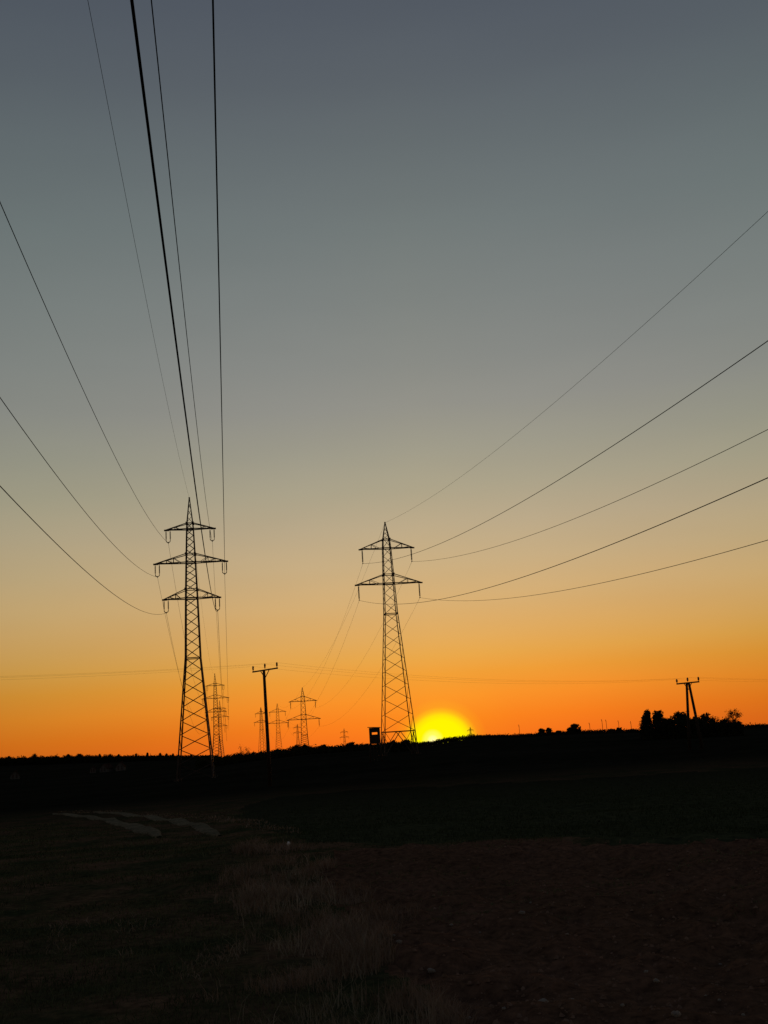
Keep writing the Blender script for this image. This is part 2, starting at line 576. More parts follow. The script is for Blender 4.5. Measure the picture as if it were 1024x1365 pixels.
def make_ground():
    az = np.concatenate([np.arange(-24, 24.01, 0.2), np.arange(28, 335.9, 4.0)])
    az = np.radians(az)
    rr = [0.5, 1.0, 1.6, 2.3, 3.0, 3.6]
    r = 4.2
    while r < 32:
        rr.append(r); r *= 1.011
    while r < 220:
        rr.append(r); r *= 1.022
    while r < 9000:
        rr.append(r); r *= 1.05
    rr = np.array(rr)
    R_, A_ = np.meshgrid(rr, az, indexing='ij')
    X, Y = R_ * np.sin(A_), R_ * np.cos(A_)
    Z = ground_z(X, Y)
    nr, na = X.shape
    V = np.stack([X.ravel(), Y.ravel(), Z.ravel()], 1)
    V = np.vstack([V, [[0, 0, float(ground_z(0.0, 0.01))]]])
    i, j = np.meshgrid(np.arange(nr - 1), np.arange(na), indexing='ij')
    j2 = (j + 1) % na
    F = np.stack([i * na + j, (i + 1) * na + j, (i + 1) * na + j2, i * na + j2], -1).reshape(-1, 4)[:, ::-1]
    c = V[F].mean(1)
    rc0 = np.hypot(c[:, 0], c[:, 1])
    jx = c[:, 0] + 0.35 * vnoise(c[:, 0] / 0.5, c[:, 1] / 0.5, 21)
    jy = c[:, 1] + 0.35 * vnoise(c[:, 0] / 0.5, c[:, 1] / 0.5, 22) + 2.2 * vnoise(c[:, 0] / 1.6, c[:, 1] / 1.6, 24) * (rc0 > 12)
    zone = np.zeros(len(F), int)
    rc = np.hypot(c[:, 0], c[:, 1])
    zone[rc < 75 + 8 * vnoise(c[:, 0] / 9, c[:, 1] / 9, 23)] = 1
    zone[inside(CROP, jx, jy)] = 3
    zone[inside(SOIL, jx, jy)] = 2
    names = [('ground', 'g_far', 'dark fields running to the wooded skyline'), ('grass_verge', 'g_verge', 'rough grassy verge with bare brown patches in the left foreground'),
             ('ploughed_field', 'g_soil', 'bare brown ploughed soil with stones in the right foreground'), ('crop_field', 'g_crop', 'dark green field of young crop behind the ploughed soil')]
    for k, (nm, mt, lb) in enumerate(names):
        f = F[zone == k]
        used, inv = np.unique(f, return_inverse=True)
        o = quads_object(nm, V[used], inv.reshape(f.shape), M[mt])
        o.data.polygons.foreach_set('use_smooth', [True] * len(o.data.polygons))
        tag(o, lb, 'ground', kind='structure')
    mb = MB()
    ring = [tuple(V[q]) for q in range(na)]
    mb.add(ring + [tuple(V[-1])], [(na, (q + 1) % na, q) for q in range(na)])
    tag(mb.build('footpath', M['g_verge']), 'trodden grass where the photographer stands', 'ground', kind='structure')


make_ground()


def make_track():
    mb = MB()
    for far_px, near_px in (([(70, 1085), (115, 1087.5), (150, 1092), (178, 1098), (202, 1104), (216, 1110), (216, 1116)], [(70, 1086), (110, 1090), (142, 1096), (158, 1101), (168, 1106), (180, 1112), (208, 1117)]),
                            ([(125, 1083), (190, 1086.5), (240, 1093), (268, 1099), (284, 1104), (292, 1108), (296, 1112)], [(125, 1084), (182, 1089), (222, 1096), (245, 1102), (258, 1106), (270, 1110), (290, 1113)])):
        fa, ne = poly(far_px), poly(near_px)
        n, mcol = 60, 10
        t = np.linspace(0, len(fa) - 1, n)
        E0 = np.stack([np.interp(t, range(len(fa)), fa[:, k]) for k in (0, 1)], 1)
        E1 = np.stack([np.interp(t, range(len(ne)), ne[:, k]) for k in (0, 1)], 1)
        vs = []
        for i in range(n):
            for j in range(mcol):
                f = j / (mcol - 1)
                if j in (0, mcol - 1):
                    f += .12 * float(vnoise(np.array(i * .55), np.array(j * 1.0), 81))
                p = E0[i] * (1 - f) + E1[i] * f
                vs.append((p[0], p[1], float(ground_z(p[0], p[1])) + (0.035 if 0 < j < mcol - 1 else -0.02)))
        fs = [(i * mcol + j, i * mcol + j + 1, (i + 1) * mcol + j + 1, (i + 1) * mcol + j) for i in range(n - 1) for j in range(mcol - 1)]
        mb.add(vs, fs)
    o = mb.build('dirt_track', M['g_track'], None, True)
    tag(o, 'two pale wheel ruts of a farm track curving off to the left', 'track', kind='structure')


make_track()


# ------------------------------------------------------------------ lattice pylons
def interp_w(profile, d):
    return float(np.interp(d, [p[0] for p in profile], [p[1] for p in profile]))


def insulator_mesh(mb, top, length, rad=0.13, discs=11):
    x, y, z = top
    pts, rs = [], []
    pts.append((x, y, z)); rs.append(0.035)
    a, b = z - 0.22, z - length + 0.2
    for i in range(discs):
        zz = a + (b - a) * i / discs
        st = (b - a) / discs
        pts += [(x, y, zz), (x, y, zz + st * 0.35), (x, y, zz + st * 0.45), (x, y, zz + st * 0.98)]
        rs += [0.05, rad, rad * 0.95, 0.05]
    pts.append((x, y, z - length)); rs.append(0.035)
    mb.tube(pts, rs, 8)


def pylon(name, loc, rz, H, spec, label, group, thick=1.0):
    """H: height from the base to the peak; everything else is measured down from the peak"""
    root = thing(name, loc, label, 'pylon', group, rz)
    prof = spec['profile']
    hand = spec['hand']
    Zd = lambda d: H - d
    sg = [(-1, -1), (1, -1), (1, 1), (-1, 1)]

    def corner(i, d):
        w = interp_w(prof, d)
        return Vector((sg[i % 4][0] * w, sg[i % 4][1] * w, Zd(d)))
    base_d = H
    kinks = [p[0] for p in prof if p[0] < base_d and p[0] > spec['peak']] + [base_d]
    for i in range(4):
        mb = MB()
        ds = [spec['peak']] + kinks
        for a, b in zip(ds[:-1], ds[1:]):
            wd = (0.15 + spec['legw'] * min(1, a / 25)) * thick
            mb.angle_iron(corner(i, a), corner(i, b), wd, (-sg[i][0], -sg[i][1], 0))
        mb.box((corner(i, base_d).x, corner(i, base_d).y, 0.0), (0.7, 0.7, 0.5))
        mb.build('leg', M['steel'], root)
    br = MB()
    secs = spec['sections']
    for (a, b, n, grow) in secs:
        b = min(b, base_d)
        if b <= a:
            continue
        ks = np.cumsum([0] + [grow ** k for k in range(n)])
        ks = a + (b - a) * ks / ks[-1]
        for q in range(n):
            if ks[q] >= base_d:
                break
            for i in range(4):
                d0, d1 = (ks[q], ks[q + 1]) if hand > 0 else (ks[q + 1], ks[q])
                p, r = corner(i, d0), corner(i + 1, d1)
                mid = (p + r) / 2
                br.angle_iron(p, r, spec['brace'] * thick, (-mid.x, -mid.y, 0))
    for d in spec['rings']:
        if d < base_d:
            for i in range(4):
                br.bar(corner(i, d), corner(i + 1, d), 0.13 * thick)
    if spec.get('knee') and spec['knee'] < base_d - 2:
        k = spec['knee']
        for i in range(4):
            mid = (corner(i, k) + corner(i + 1, k)) / 2
            for c, s in ((i, 0.30), (i + 1, 0.30)):
                foot = corner(c, base_d)
                br.bar(mid, foot, 0.11 * thick)
                br.bar(corner(c, k), mid.lerp(foot, 0.5), 0.07 * thick)
    br.build('bracing', M['steel'], root)
    pk = MB()
    for i in range(4):
        pk.angle_iron((sg[i][0] * 0.05, sg[i][1] * 0.05, H), corner(i, spec['peak']), 0.13 * thick, (-sg[i][0], -sg[i][1], 0))
    ds = np.linspace(0.9, spec['peak'], 4)
    for a, b in zip(ds[:-1], ds[1:]):
        for i in range(4):
            fa, fb = a / spec['peak'], b / spec['peak']
            ca, cb = corner(i, spec['peak']), corner(i + 1, spec['peak'])
            tp = Vector((0, 0, H))
            p, r = tp.lerp(ca, fb), tp.lerp(cb, fa)
            pk.bar(p, r, 0.06 * thick)
    pk.box((0, 0, H + 0.03), (0.22, 0.22, 0.22))
    pk.build('peak', M['steel'], root)
    attach = {'e': Vector((0, 0, H))}
    for nm, joint, chord, half, ext, ilen, posts in spec['arms']:
        mb = MB()
        for s in (-1, 1):
            tip = Vector((s * (half + ext), 0, Zd(chord)))
            w0, wj = interp_w(prof, chord), interp_w(prof, joint)
            low = [Vector((s * w0, t * w0, Zd(chord))) for t in (-1, 1)]
            upp = [Vector((s * wj, t * wj, Zd(joint))) for t in (-1, 1)]
            for p in low:
                mb.bar(p, tip, 0.14 * thick)
            for p in upp:
                mb.bar(p, tip, 0.11 * thick)
            for f0, f1 in zip(posts[:-1], posts[1:]):
                for t in (0, 1):
                    mb.bar(low[t].lerp(tip, f0), upp[t].lerp(tip, f1), 0.065 * thick)
                    mb.bar(upp[t].lerp(tip, f1), low[t].lerp(tip, f1), 0.065 * thick)
                mb.bar(low[0].lerp(tip, f0), low[1].lerp(tip, f1), 0.06 * thick)
            mb.box((tip.x - s * ext * 0.5, 0, tip.z - 0.05), (ext + 0.35, 0.22, 0.22))
        for t in (-1, 1):
            w0, wj = interp_w(prof, chord), interp_w(prof, joint)
            mb.bar((-w0, t * (w0 + .02), Zd(chord)), (w0, t * (w0 + .02), Zd(chord)), 0.15 * thick)
            mb.bar((-wj, t * (wj + .02), Zd(joint)), (wj, t * (wj + .02), Zd(joint)), 0.11 * thick)
        for sx in (-1, 1):
            for t in (-1, 1):
                wj = interp_w(prof, joint)
                mb.box((sx * wj, t * wj, Zd(joint)), (0.3, 0.3, 0.34))
        mb.build('crossarm', M['steel'], root)
        for s, side in ((-1, 'l'), (1, 'r')):
            zc = Zd(chord) - 0.1
            if spec['twin']:
                for o in (-0.31, 0.31):
                    ins = MB()
                    insulator_mesh(ins, (s * half + o, 0, zc), ilen - 0.25, 0.10)
                    ins.build('insulator', M['ceramic'], root, True)
                yk = MB()
                n = 8
                yk.tube([(s * half + 0.31 * math.cos(math.pi * q / n), 0, zc - ilen + 0.25 - 0.31 * math.sin(math.pi * q / n)) for q in range(n + 1)], 0.06, 6)
                yk.box((s * half, 0, zc - ilen - 0.08), (0.16, 0.5, 0.14))
                yk.build('yoke', M['steel'], root)
                attach[side + nm] = Vector((s * half, 0, zc - ilen - 0.12))
            else:
                ins = MB()
                insulator_mesh(ins, (s * half, 0, zc), ilen, 0.15, 12)
                ins.build('insulator', M['ceramic'], root, True)
                ck = MB()
                ck.box((s * half, 0, zc - ilen - 0.03), (0.13, 0.5, 0.14))
                ck.build('clamp', M['steel'], root)
                attach[side + nm] = Vector((s * half, 0, zc - ilen - 0.08))
    c, s_ = math.cos(rz), math.sin(rz)
    return {k: Vector((loc[0] + p.x * c - p.y * s_, loc[1] + p.x * s_ + p.y * c, loc[2] + p.z)) for k, p in attach.items()}


SPEC_A = dict(profile=[(0, .1), (3.9, .46), (4.9, .53), (10.05, .72), (15.5, .90), (24.4, 1.12), (39.2, 2.38), (46, 2.95)], peak=3.9, hand=-1, twin=True, brace=0.085, legw=0.05,
              sections=[(3.9, 4.9, 1, 1), (4.9, 10.05, 5, 1.03), (10.05, 15.5, 5, 1.03), (15.5, 24.4, 6, 1.03), (24.4, 43.6, 9, 1.03)],
              rings=[4.9, 10.05, 15.5, 24.4],
              arms=[('t', 3.95, 4.85, 3.297, 0.42, 1.78, (0.3, 0.55, 0.8)), ('m', 8.7, 10.0, 5.0, 0.42, 1.78, (0.15, 0.4, 0.62, 0.85)), ('l', 14.1, 15.45, 3.7945, 0.42, 1.8, (0.2, 0.45, 0.75))])
SPEC_B = dict(profile=[(0, .08), (2.9, .56), (4.5, .68), (10.65, .90), (15.8, 1.08), (36.9, 2.62), (45, 3.2)], peak=2.9, hand=1, twin=False, brace=0.06, legw=-0.02,
              sections=[(2.9, 4.5, 1, 1), (4.5, 10.65, 4, 1.04), (10.65, 15.8, 3, 1.04), (15.8, 35.3, 9, 1.05)],
              rings=[4.5, 10.65, 15.8, 35.3], knee=35.3,
              arms=[('t', 2.95, 4.5, 4.2271, 0.42, 2.28, (0.15, 0.5, 0.85)), ('l', 9.05, 10.6, 5.2, 0.45, 2.45, (0.15, 0.5, 0.85))])

GZ = lambda x, y: float(base_z(x, y))


def place(name, x, y, rz, apex, spec, label, group, thick=1.0, minH=20):
    """stands on the terrain with its peak at a given height above the eye"""
    g = GZ(x, y)
    top = apex + EYE
    return pylon(name, (x, y, g), rz, top - g, spec, label, group, thick)


LINE_A = 'three-arm pylons of the left power line'
LINE_B = 'two-arm pylons of the right power line'
A1 = place('steel_pylon', -29.6012, 161.836, 0.1137, 38.9167, SPEC_A, 'tall dark lattice pylon with three crossarms, nearest on the left', LINE_A)
B1 = place('steel_pylon', 0.0416, 183.4454, 0.1348, 37.5844, SPEC_B, 'tall lattice pylon with two crossarms beside the setting sun', LINE_B)


def pix_pylon(px, py, dist, rz, spec, label, group, thick):
    p = at(px, py, dist)
    return place('steel_pylon', p.x, p.y, rz, p.z - EYE, spec, label, group, thick)


A2 = pix_pylon(286.3, 898, 455, 0.13, SPEC_A, 'small three-arm pylon just right of the tall left pylon, the taller of the two there', LINE_A, 1.05)
A3 = pix_pylon(292.8, 934, 690, 0.13, SPEC_A, 'small three-arm pylon overlapping the right foot of the taller distant pylon', LINE_A, 1.25)
B2 = pix_pylon(403, 917, 378, 0.11, SPEC_B, 'two-arm pylon standing alone on the treeline between the wooden pole and the sun', LINE_B, 1.1)
B3 = pix_pylon(369.5, 938, 610, 0.10, SPEC_B, 'distant two-arm pylon just right of the wooden pole', LINE_B, 1.2)
B4 = pix_pylon(347.7, 943, 800, 0.5, SPEC_B, 'distant narrow pylon just left of the wooden pole, arms turned sideways', LINE_B, 1.3)
FARG = 'tiny pylons on the horizon'
pix_pylon(396.3, 965, 1330, 0.2, SPEC_B, 'tiny faint pylon seen against the left side of the lone two-arm pylon', FARG, 2.0)
pix_pylon(458.6, 971, 1350, 0.1, SPEC_B, 'tiny faint pylon on the skyline left of the hunting hide', FARG, 2.0)
pix_pylon(626.8, 969, 1500, 0.3, SPEC_B, 'tiny pylon on the hill at the right edge of the sun glow', FARG, 2.0)


# ------------------------------------------------------------------ power cables
def span(a, b, sag, n):
    q = np.linspace(0, 1, n)
    P = np.outer(1 - q, a) + np.outer(q, b)
    P[:, 2] -= 4 * sag * q * (1 - q)
    return [Vector(p) for p in P]


def far_end(at1, x, y, th, vec, dphi, k):
    a = at1[k]
    ox, oy = a.x - x, a.y - y
    c, s = math.cos(dphi), math.sin(dphi)
    return Vector((x + vec[0] + ox * c - oy * s, y + vec[1] + ox * s + oy * c, a.z + vec[2]))


def conductor(pts, rad, label, group, cat='power cable', name='power_cable'):
    mb = MB()
    mb.tube(pts, rad, 6)
    o = mb.build(name, M['cable'], None, True)
    return tag(o, label, cat, group)


GA, GB = 'cables of the left power line', 'cables of the right power line'
names_a = {'e': ('thin faint earth wire running to the peak of the tall three-arm pylon', .012),
           'lt': ('cable on the left insulator of the three-arm pylon top arm', .020),
           'rt': ('cable between the two thickest, ending at the three-arm pylon right top insulator', .020),
           'lm': ('cable on the left insulator of the tall three-arm pylon wide middle arm', .020),
           'rm': ('nearly vertical cable to the right insulator of the three-arm pylon wide middle arm', .023),
           'll': ('lowest cable on the left, sagging to the three-arm pylon bottom arm', .020),
           'rl': ('thickest black overhead cable, crossing to the three-arm pylon right bottom insulator', .027)}
vecA, sagA, sagAe, dA = (40.2689, -263.8719, -3.2911), 9.0414, 6.4427, 0.0197
for k, (lb, rad) in names_a.items():
    e0 = far_end(A1, -29.6012, 161.836, 0.1137, vecA, dA, k)
    se = sagAe if k == 'e' else sagA
    se2 = 8.0 if k == 'e' else 11.5
    pts = span(e0, A1[k], se, 160)[:-1] + span(A1[k], A2[k], se2, 60)[:-1] + span(A2[k], A3[k], se2 * .75, 40)
    conductor(pts, rad, lb, GA)
names_b = {'e': ('faint earth wire climbing right from the peak of the two-arm pylon', .013),
           'lt': ('steeper cable rising right from the left upper insulator of the tall two-arm pylon', .023),
           'rt': ('cable rising right from the right upper insulator of the tall two-arm pylon', .021),
           'll': ('cable rising right from the left lower insulator of the tall two-arm pylon', .023),
           'rl': ('lowest cable on the right, from the tall two-arm pylon right lower insulator', .021)}
vecB, sagB, sagBe, dB = (45.3243, -287.2226, -6.9409), 10.82, 8.6982, 0.0166
for k, (lb, rad) in names_b.items():
    e0 = far_end(B1, 0.0416, 183.4454, 0.1348, vecB, dB, k)
    se = sagBe if k == 'e' else sagB
    se2 = 4.0 if k == 'e' else 5.5
    pts = span(e0, B1[k], se, 160)[:-1] + span(B1[k], B2[k], se2, 50)[:-1] + span(B2[k], B3[k], se2, 40)
    conductor(pts, [rad] * 160 + [.013] * (len(pts) - 160), lb, GB)


# ------------------------------------------------------------------ wooden poles with a crossbar
def wooden_pole(x, y, top, rz, arm, label, group, aframe=False, rise=0.0, thick=1.0, lean=(0, 0)):
    g = GZ(x, y)
    root = thing('wooden_pole', (x, y, g), label, 'utility pole', group, rz)
    H = top + EYE - g
    if aframe:
        for f in (-0.55, 0.62):
            mb = MB()
            mb.tube([(f, 0, -0.3), (f * .5 + (.05 if f > 0 else -.05), 0, H * .5), (0.10 if f > 0 else -0.10, 0, H)], [0.15, 0.13, 0.11], 10)
            mb.build('post', M['wood'], root, True)
    else:
        mb = MB()
        mb.tube([(-lean[0], -lean[1], -0.3), (-lean[0] * .5, -lean[1] * .5, H * .5), (0, 0, H)], [0.19 * thick, 0.165 * thick, 0.135 * thick], 12)
        mb.build('post', M['wood'], root, True)
    cb = MB()
    z = H + 0.02
    cb.bar((-arm / 2, 0.16, z - rise / 2), (arm / 2, 0.16, z + rise / 2), 0.11 * thick, 0.13 * thick)
    cb.bar((-arm * .18, 0.14, z - .02), (0, 0.12, z - 0.62), 0.06 * thick)
    cb.bar((arm * .18, 0.14, z + .02), (0, 0.12, z - 0.62), 0.06 * thick)
    cb.build('crossbar', M['steel'], root)
    out = []
    for f in (-1, 0, 1):
        ins = MB()
        xx, zz = f * (arm / 2 - 0.06), z + f * rise / 2 + (0.06 if f else 0.10)
        yy = 0.16
        ins.tube([(xx, yy, zz), (xx, yy, zz + .08), (xx, yy, zz + .09), (xx, yy, zz + .2), (xx, yy, zz + .21), (xx, yy, zz + .32), (xx, yy, zz + .40)],
                 [0.03, 0.03, 0.085 * thick, 0.075 * thick, 0.10 * thick, 0.085 * thick, 0.03], 8)
        ins.build('insulator', M['ceramic'], root, True)
        c, s = math.cos(rz), math.sin(rz)
        out.append(Vector((x + xx * c - yy * s, y + xx * s + yy * c, g + zz + .36)))
    return out


p1 = at(351.8, 893.5, 85)
P1 = wooden_pole(p1.x, p1.y, p1.z - EYE, math.radians(-28), 2.35, 'single dark wooden utility pole with a crossbar, right of the tall left pylon', 'wooden poles of the field line', rise=0.10, lean=(-0.18, 0), thick=.8)
p2 = at(917, 910.5, 107)
P2 = wooden_pole(p2.x, p2.y, p2.z - EYE, math.radians(-20), 2.1, 'two-legged wooden utility pole with a crossbar above the bushes on the right', 'wooden poles of the field line', aframe=True, rise=0.05)
dirv = (P2[1] - P1[1])
for k, w in enumerate(('left', 'middle', 'right')):
    a0 = P1[k] - Vector((dirv.x, dirv.y, 0)) * 1.0 + Vector((0, 0, -0.1))
    a3 = P2[k] + Vector((dirv.x, dirv.y, 0)) * 1.0 + Vector((0, 0, -0.6))
    pts = span(a0, P1[k], 0.45, 40)[:-1] + span(P1[k], P2[k], 0.8, 40)[:-1] + span(P2[k], a3, 0.5, 30)
    conductor(pts, 0.0035, 'hair-thin wire on the %s insulator of the two wooden pole crossbars' % w, 'wires of the wooden pole line')

FP = 'far poles on the right skyline'
for px, py, dist, lb in ((692, 967.5, 520, 'short thin pole on the skyline right of the sun glow, left of the twin bushes'),
                         (786, 965, 480, 'thin pole on the skyline just right of the round bush'),
                         (802.5, 960.5, 470, 'left one of the close pair of thin poles on the skyline'),
                         (808, 961, 500, 'right one of the close pair of thin poles on the skyline'),
                         (824.5, 962, 520, 'thin pole on the skyline above a low bump, right of the close pair'),
                         (841, 963, 500, 'thin pole on the skyline nearest to the dark tree clump')):
    p = at(px, py, dist)
    wooden_pole(p.x, p.y, p.z - EYE, math.radians(70), 1.4, lb, FP, thick=.6)


# ------------------------------------------------------------------ hunting hide on stilts
def hunting_hide():
    p = at(499, 969, 150)
    g = GZ(p.x, p.y)
    root = thing('hunting_hide', (p.x, p.y, g), 'dark boxy hunting hide on stilts with a bright window slit', 'hunting hide', None, -math.radians(1))
    W, D = 1.42, 1.5
    zt = p.z - g - 0.12
    zb = zt - 2.05
    mb = MB()
    t = 0.04
    w0, w1 = zt - 0.90, zt - 0.60        # window slit
    for sy in (-1, 1):                    # front and back, open at the slit
        yy = sy * (D / 2 - t / 2)
        mb.box((0, yy, (zb + w0) / 2), (W, t, w0 - zb))
        mb.box((0, yy, (w1 + zt) / 2), (W, t, zt - w1))
        for sx in (-1, 1):
            mb.box((sx * (W / 2 - 0.16), yy, (w0 + w1) / 2), (0.32, t, w1 - w0))
    for sx in (-1, 1):
        mb.box((sx * (W / 2 - t / 2), 0, (zb + zt) / 2), (t, D - 2 * t - .004, zt - zb))
    for i in range(6):
        for sy in (-1, 1):
            mb.box((-W / 2 + 0.13 + i * 0.236, sy * (D / 2 + 0.012), (zb + w0) / 2), (0.03, 0.02, w0 - zb - .05))
    mb.box((0, 0, zb - 0.04), (W + .1, D + .1, 0.07))
    mb.build('cabin', M['board'], root)
    rf = MB()
    rf.bar((-W / 2 - 0.2, 0, zt + 0.11), (W / 2 + 0.12, 0, zt + 0.0), D + 0.35, 0.07)
    rf.build('roof', M['felt'], root)
    for sx in (-1, 1):
        for sy in (-1, 1):
            lg = MB()
            lg.tube([(sx * (W / 2 + .12), sy * (D / 2 + .12), -0.2), (sx * (W / 2 - .08), sy * (D / 2 - .08), zb - 0.05)], [0.08, 0.07], 8)
            lg.build('leg', M['wood'], root, True)
    ld = MB()
    for sx in (-0.22, 0.22):
        ld.bar((sx, -D / 2 - 0.95, -0.1), (sx, -D / 2 - 0.06, zb), 0.06)
    for i in range(1, 6):
        f = i / 6
        ld.bar((-0.22, -D / 2 - 0.95 + 0.89 * f, -0.1 + (zb + .1) * f), (0.22, -D / 2 - 0.95 + 0.89 * f, -0.1 + (zb + .1) * f), 0.045)
    ld.build('ladder', M['wood'], root)


hunting_hide()


# ------------------------------------------------------------------ trees, bushes, woods
def leaf_cards(centres, size, n_each, spread, flat=1.0):
    """many small leaf clumps as crossed quads"""
    V, F = [], []
    c = np.repeat(np.asarray(centres, float), n_each, 0)
    c = c + RNG.normal(0, 1, c.shape) * np.repeat(np.asarray(spread, float).reshape(-1, 1), n_each, 0) * np.array([1, 1, flat])
    n = len(c)
    u = RNG.normal(0, 1, (n, 3)); u /= np.linalg.norm(u, axis=1, keepdims=True)
    w = np.cross(u, RNG.normal(0, 1, (n, 3))); w /= np.linalg.norm(w, axis=1, keepdims=True)
    s = size * RNG.uniform(0.5, 1.3, (n, 1))
    V = np.stack([c - u * s - w * s * .45, c + u * s - w * s * .3, c + u * s * .9 + w * s * .4, c - u * s * .8 + w * s * .35], 1).reshape(-1, 3)
    F = np.arange(n * 4).reshape(-1, 4)
    return V, F


def branchy(mb, p, d, length, rad, depth, ends, rnd, up=0.25):
    q = p + d * length
    midp = p.lerp(q, .5) + Vector((rnd.uniform(-1, 1), rnd.uniform(-1, 1), 0)) * length * .06
    mb.tube([p, midp, q], [rad, rad * .8, rad * .6], 5 if depth > 1 else 4, False)
    ends.append((q, length, depth))
    if depth == 0:
        return
    for _ in range(rnd.choice((2, 3, 3))):
        nd = (d + Vector((rnd.uniform(-1, 1), rnd.uniform(-1, 1), rnd.uniform(-.3, .6) + up)) * .75).normalized()
        branchy(mb, p.lerp(q, rnd.uniform(.55, 1)), nd, length * rnd.uniform(.55, .8), rad * .55, depth - 1, ends, rnd, up)


def tree(name, loc, height, width, label, cat, group, dense=1.0, leafmat='leaf', seed=0, low=0.12, leaf=0.16):
    rnd = random.Random(seed * 31 + 5)
    root = thing(name, loc, label, cat, group, rnd.uniform(0, 6))
    tm, ends = MB(), []
    st = max(1, int(round(width / max(height, .1) * 2)))
    for k in range(st):
        a = rnd.uniform(0, 6.28)
        off = Vector((math.cos(a), math.sin(a), 0)) * (width * .22 if st > 1 else 0) * rnd.uniform(.3, 1)
        branchy(tm, Vector((0, 0, -0.2)) + off, Vector((off.x * .25 / max(width, .1), off.y * .25 / max(width, .1), 1)).normalized(), height * .36, 0.025 * height, 4, ends, rnd)
    zs = max(e[0].z for e in ends)
    xs = max(math.hypot(e[0].x, e[0].y) for e in ends)
    kz, kx = height * .97 / zs, (width * .5) / max(xs, .01)
    tm.v = [(v[0] * kx, v[1] * kx, v[2] * kz) for v in tm.v]
    tm.build('trunk', M['bark'], root)
    cs, sp = [], []
    for e, l, dpt in ends:
        if dpt <= 2 and e.z * kz > height * low:
            cs.append((e.x * kx, e.y * kx, e.z * kz)); sp.append(min(height, width) * (.03 + .03 * rnd.random()))
    lobes = [(rnd.uniform(0, 6.28), rnd.uniform(.15, .5), rnd.uniform(.35, .95)) for _ in range(7)]
    for _ in range(int(dense * 150)):     # leaf clumps all through the crown, in uneven lobes
        if rnd.random() < .55:
            a, q, zz = lobes[rnd.randrange(7)]
            cx, cy, cz = math.cos(a) * q * width * (1.05 - zz * .75), math.sin(a) * q * width * (1.05 - zz * .75), zz * height * .93
            cs.append((cx + rnd.gauss(0, .07) * width, cy + rnd.gauss(0, .07) * width, cz + rnd.gauss(0, .05) * height))
        else:
            a, rr_, zz = rnd.uniform(0, 6.28), rnd.random() ** .5 * width * .46, rnd.random() ** 1.3 * .88
            k = 1.0 if zz < .45 else 1 - (zz - .45) * .8
            cs.append((math.cos(a) * rr_ * k, math.sin(a) * rr_ * k, zz * height))
        sp.append(min(height, width) * .055)
    n = max(1, int((100 + dense * 2900) / len(cs)))
    if dense < 0.5:                       # bare crowns: fine twig tips instead of leaf clumps
        leaf, n, sp = leaf * .6, n * 2, [q * 1.7 for q in sp]
    V, F = leaf_cards(cs, leaf, n, sp)
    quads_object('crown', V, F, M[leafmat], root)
    return root


CL = 'trees and bushes of the dark clump on the right'
clump = [  # px centre, top px, width px, dist, density, label
    (861, 946.5, 15, 196, 1.7, 'dense columnar tree at the left end of the dark clump'),
    (876, 947.5, 14, 200, 1.6, 'dense columnar tree, second from the left in the dark clump'),
    (890, 957.5, 15, 202, 1.0, 'low ragged bush in the dip left of the two-legged pole'),
    (905, 948.5, 17, 205, 1.0, 'pointed bushy tree just left of the two-legged pole'),
    (919, 955.5, 14, 190, 1.3, 'low dense bush at the foot of the two-legged pole'),
    (937, 951.0, 16, 203, 0.9, 'broad bushy tree just right of the two-legged pole'),
    (952, 956.0, 15, 206, 0.25, 'low thin twiggy bush between two taller trees on the right'),
    (963, 959.0, 10, 200, 0.6, 'smallest bush left of the bare tree in the clump'),
    (973, 946.0, 19, 204, 0.2, 'bare twiggy tree near the right end of the dark clump'),
    (984, 961.5, 11, 200, 0.8, 'low bush at the right end of the dark clump')]
for i, (px, py, wpx, dist, dn, lb) in enumerate(clump):
    p = at(px, py, dist)
    g = GZ(p.x, p.y)
    tree('tree' if p.z - g > 5.2 else 'bush', (p.x, p.y, g), p.z - g, wpx * dist / FOC * (1.22 if i else 1.0), lb, 'tree' if p.z - g > 5.2 else 'bush', CL, dn, 'leaf' if dn > .5 else 'twig', i, 0.05, 0.15)
HB = 'bushes along the hill skyline'
hill = [(766.5, 965.5, 14, 330, 1.3, 'round dark bush standing up on the right skyline'),
        (721, 971.5, 9, 340, 0.7, 'left one of the twin bushes on the skyline right of the sun'),
        (731.5, 970.5, 10, 340, 0.7, 'right one of the twin bushes on the skyline right of the sun'),
        (744.5, 974, 8, 340, 0.8, 'small bush between the twin bushes and the round bush'),
        (759.5, 970, 8, 335, 0.7, 'low bush leaning against the round bush on its left'),
        (816, 972, 12, 345, 1.0, 'low flat bush below the close pair of thin poles'),
        (825, 970.5, 6, 345, 0.9, 'tiny bush in front of a thin pole, near the dark clump'),
        (843, 972, 18, 330, 1.0, 'low spreading bush left of the dark clump'),
        (326, 993, 13, 420, 0.03, 'thin bare tree with fine twigs on the skyline left of the wooden pole'),
        (465.5, 990, 12, 350, 0.8, 'low bush on the skyline left of the hunting hide'),
        (407, 992.5, 9, 370, 1.0, 'small bush in front of the feet of the lone two-arm pylon'),
        (430, 993, 14, 360, 1.0, 'low broad bush right of the lone two-arm pylon'),
        (395, 993.5, 10, 370, 1.0, 'small bush left of the feet of the lone two-arm pylon'),
        (372, 999, 18, 400, 1.0, 'low bush in front of the distant two-arm pylon by the pole'),
        (524, 987.5, 10, 230, 1.0, 'low bush between the legs of the pylon by the sun, on the left'),
        (540, 986.5, 14, 230, 1.0, 'low bush between the legs of the pylon by the sun, on the right')]
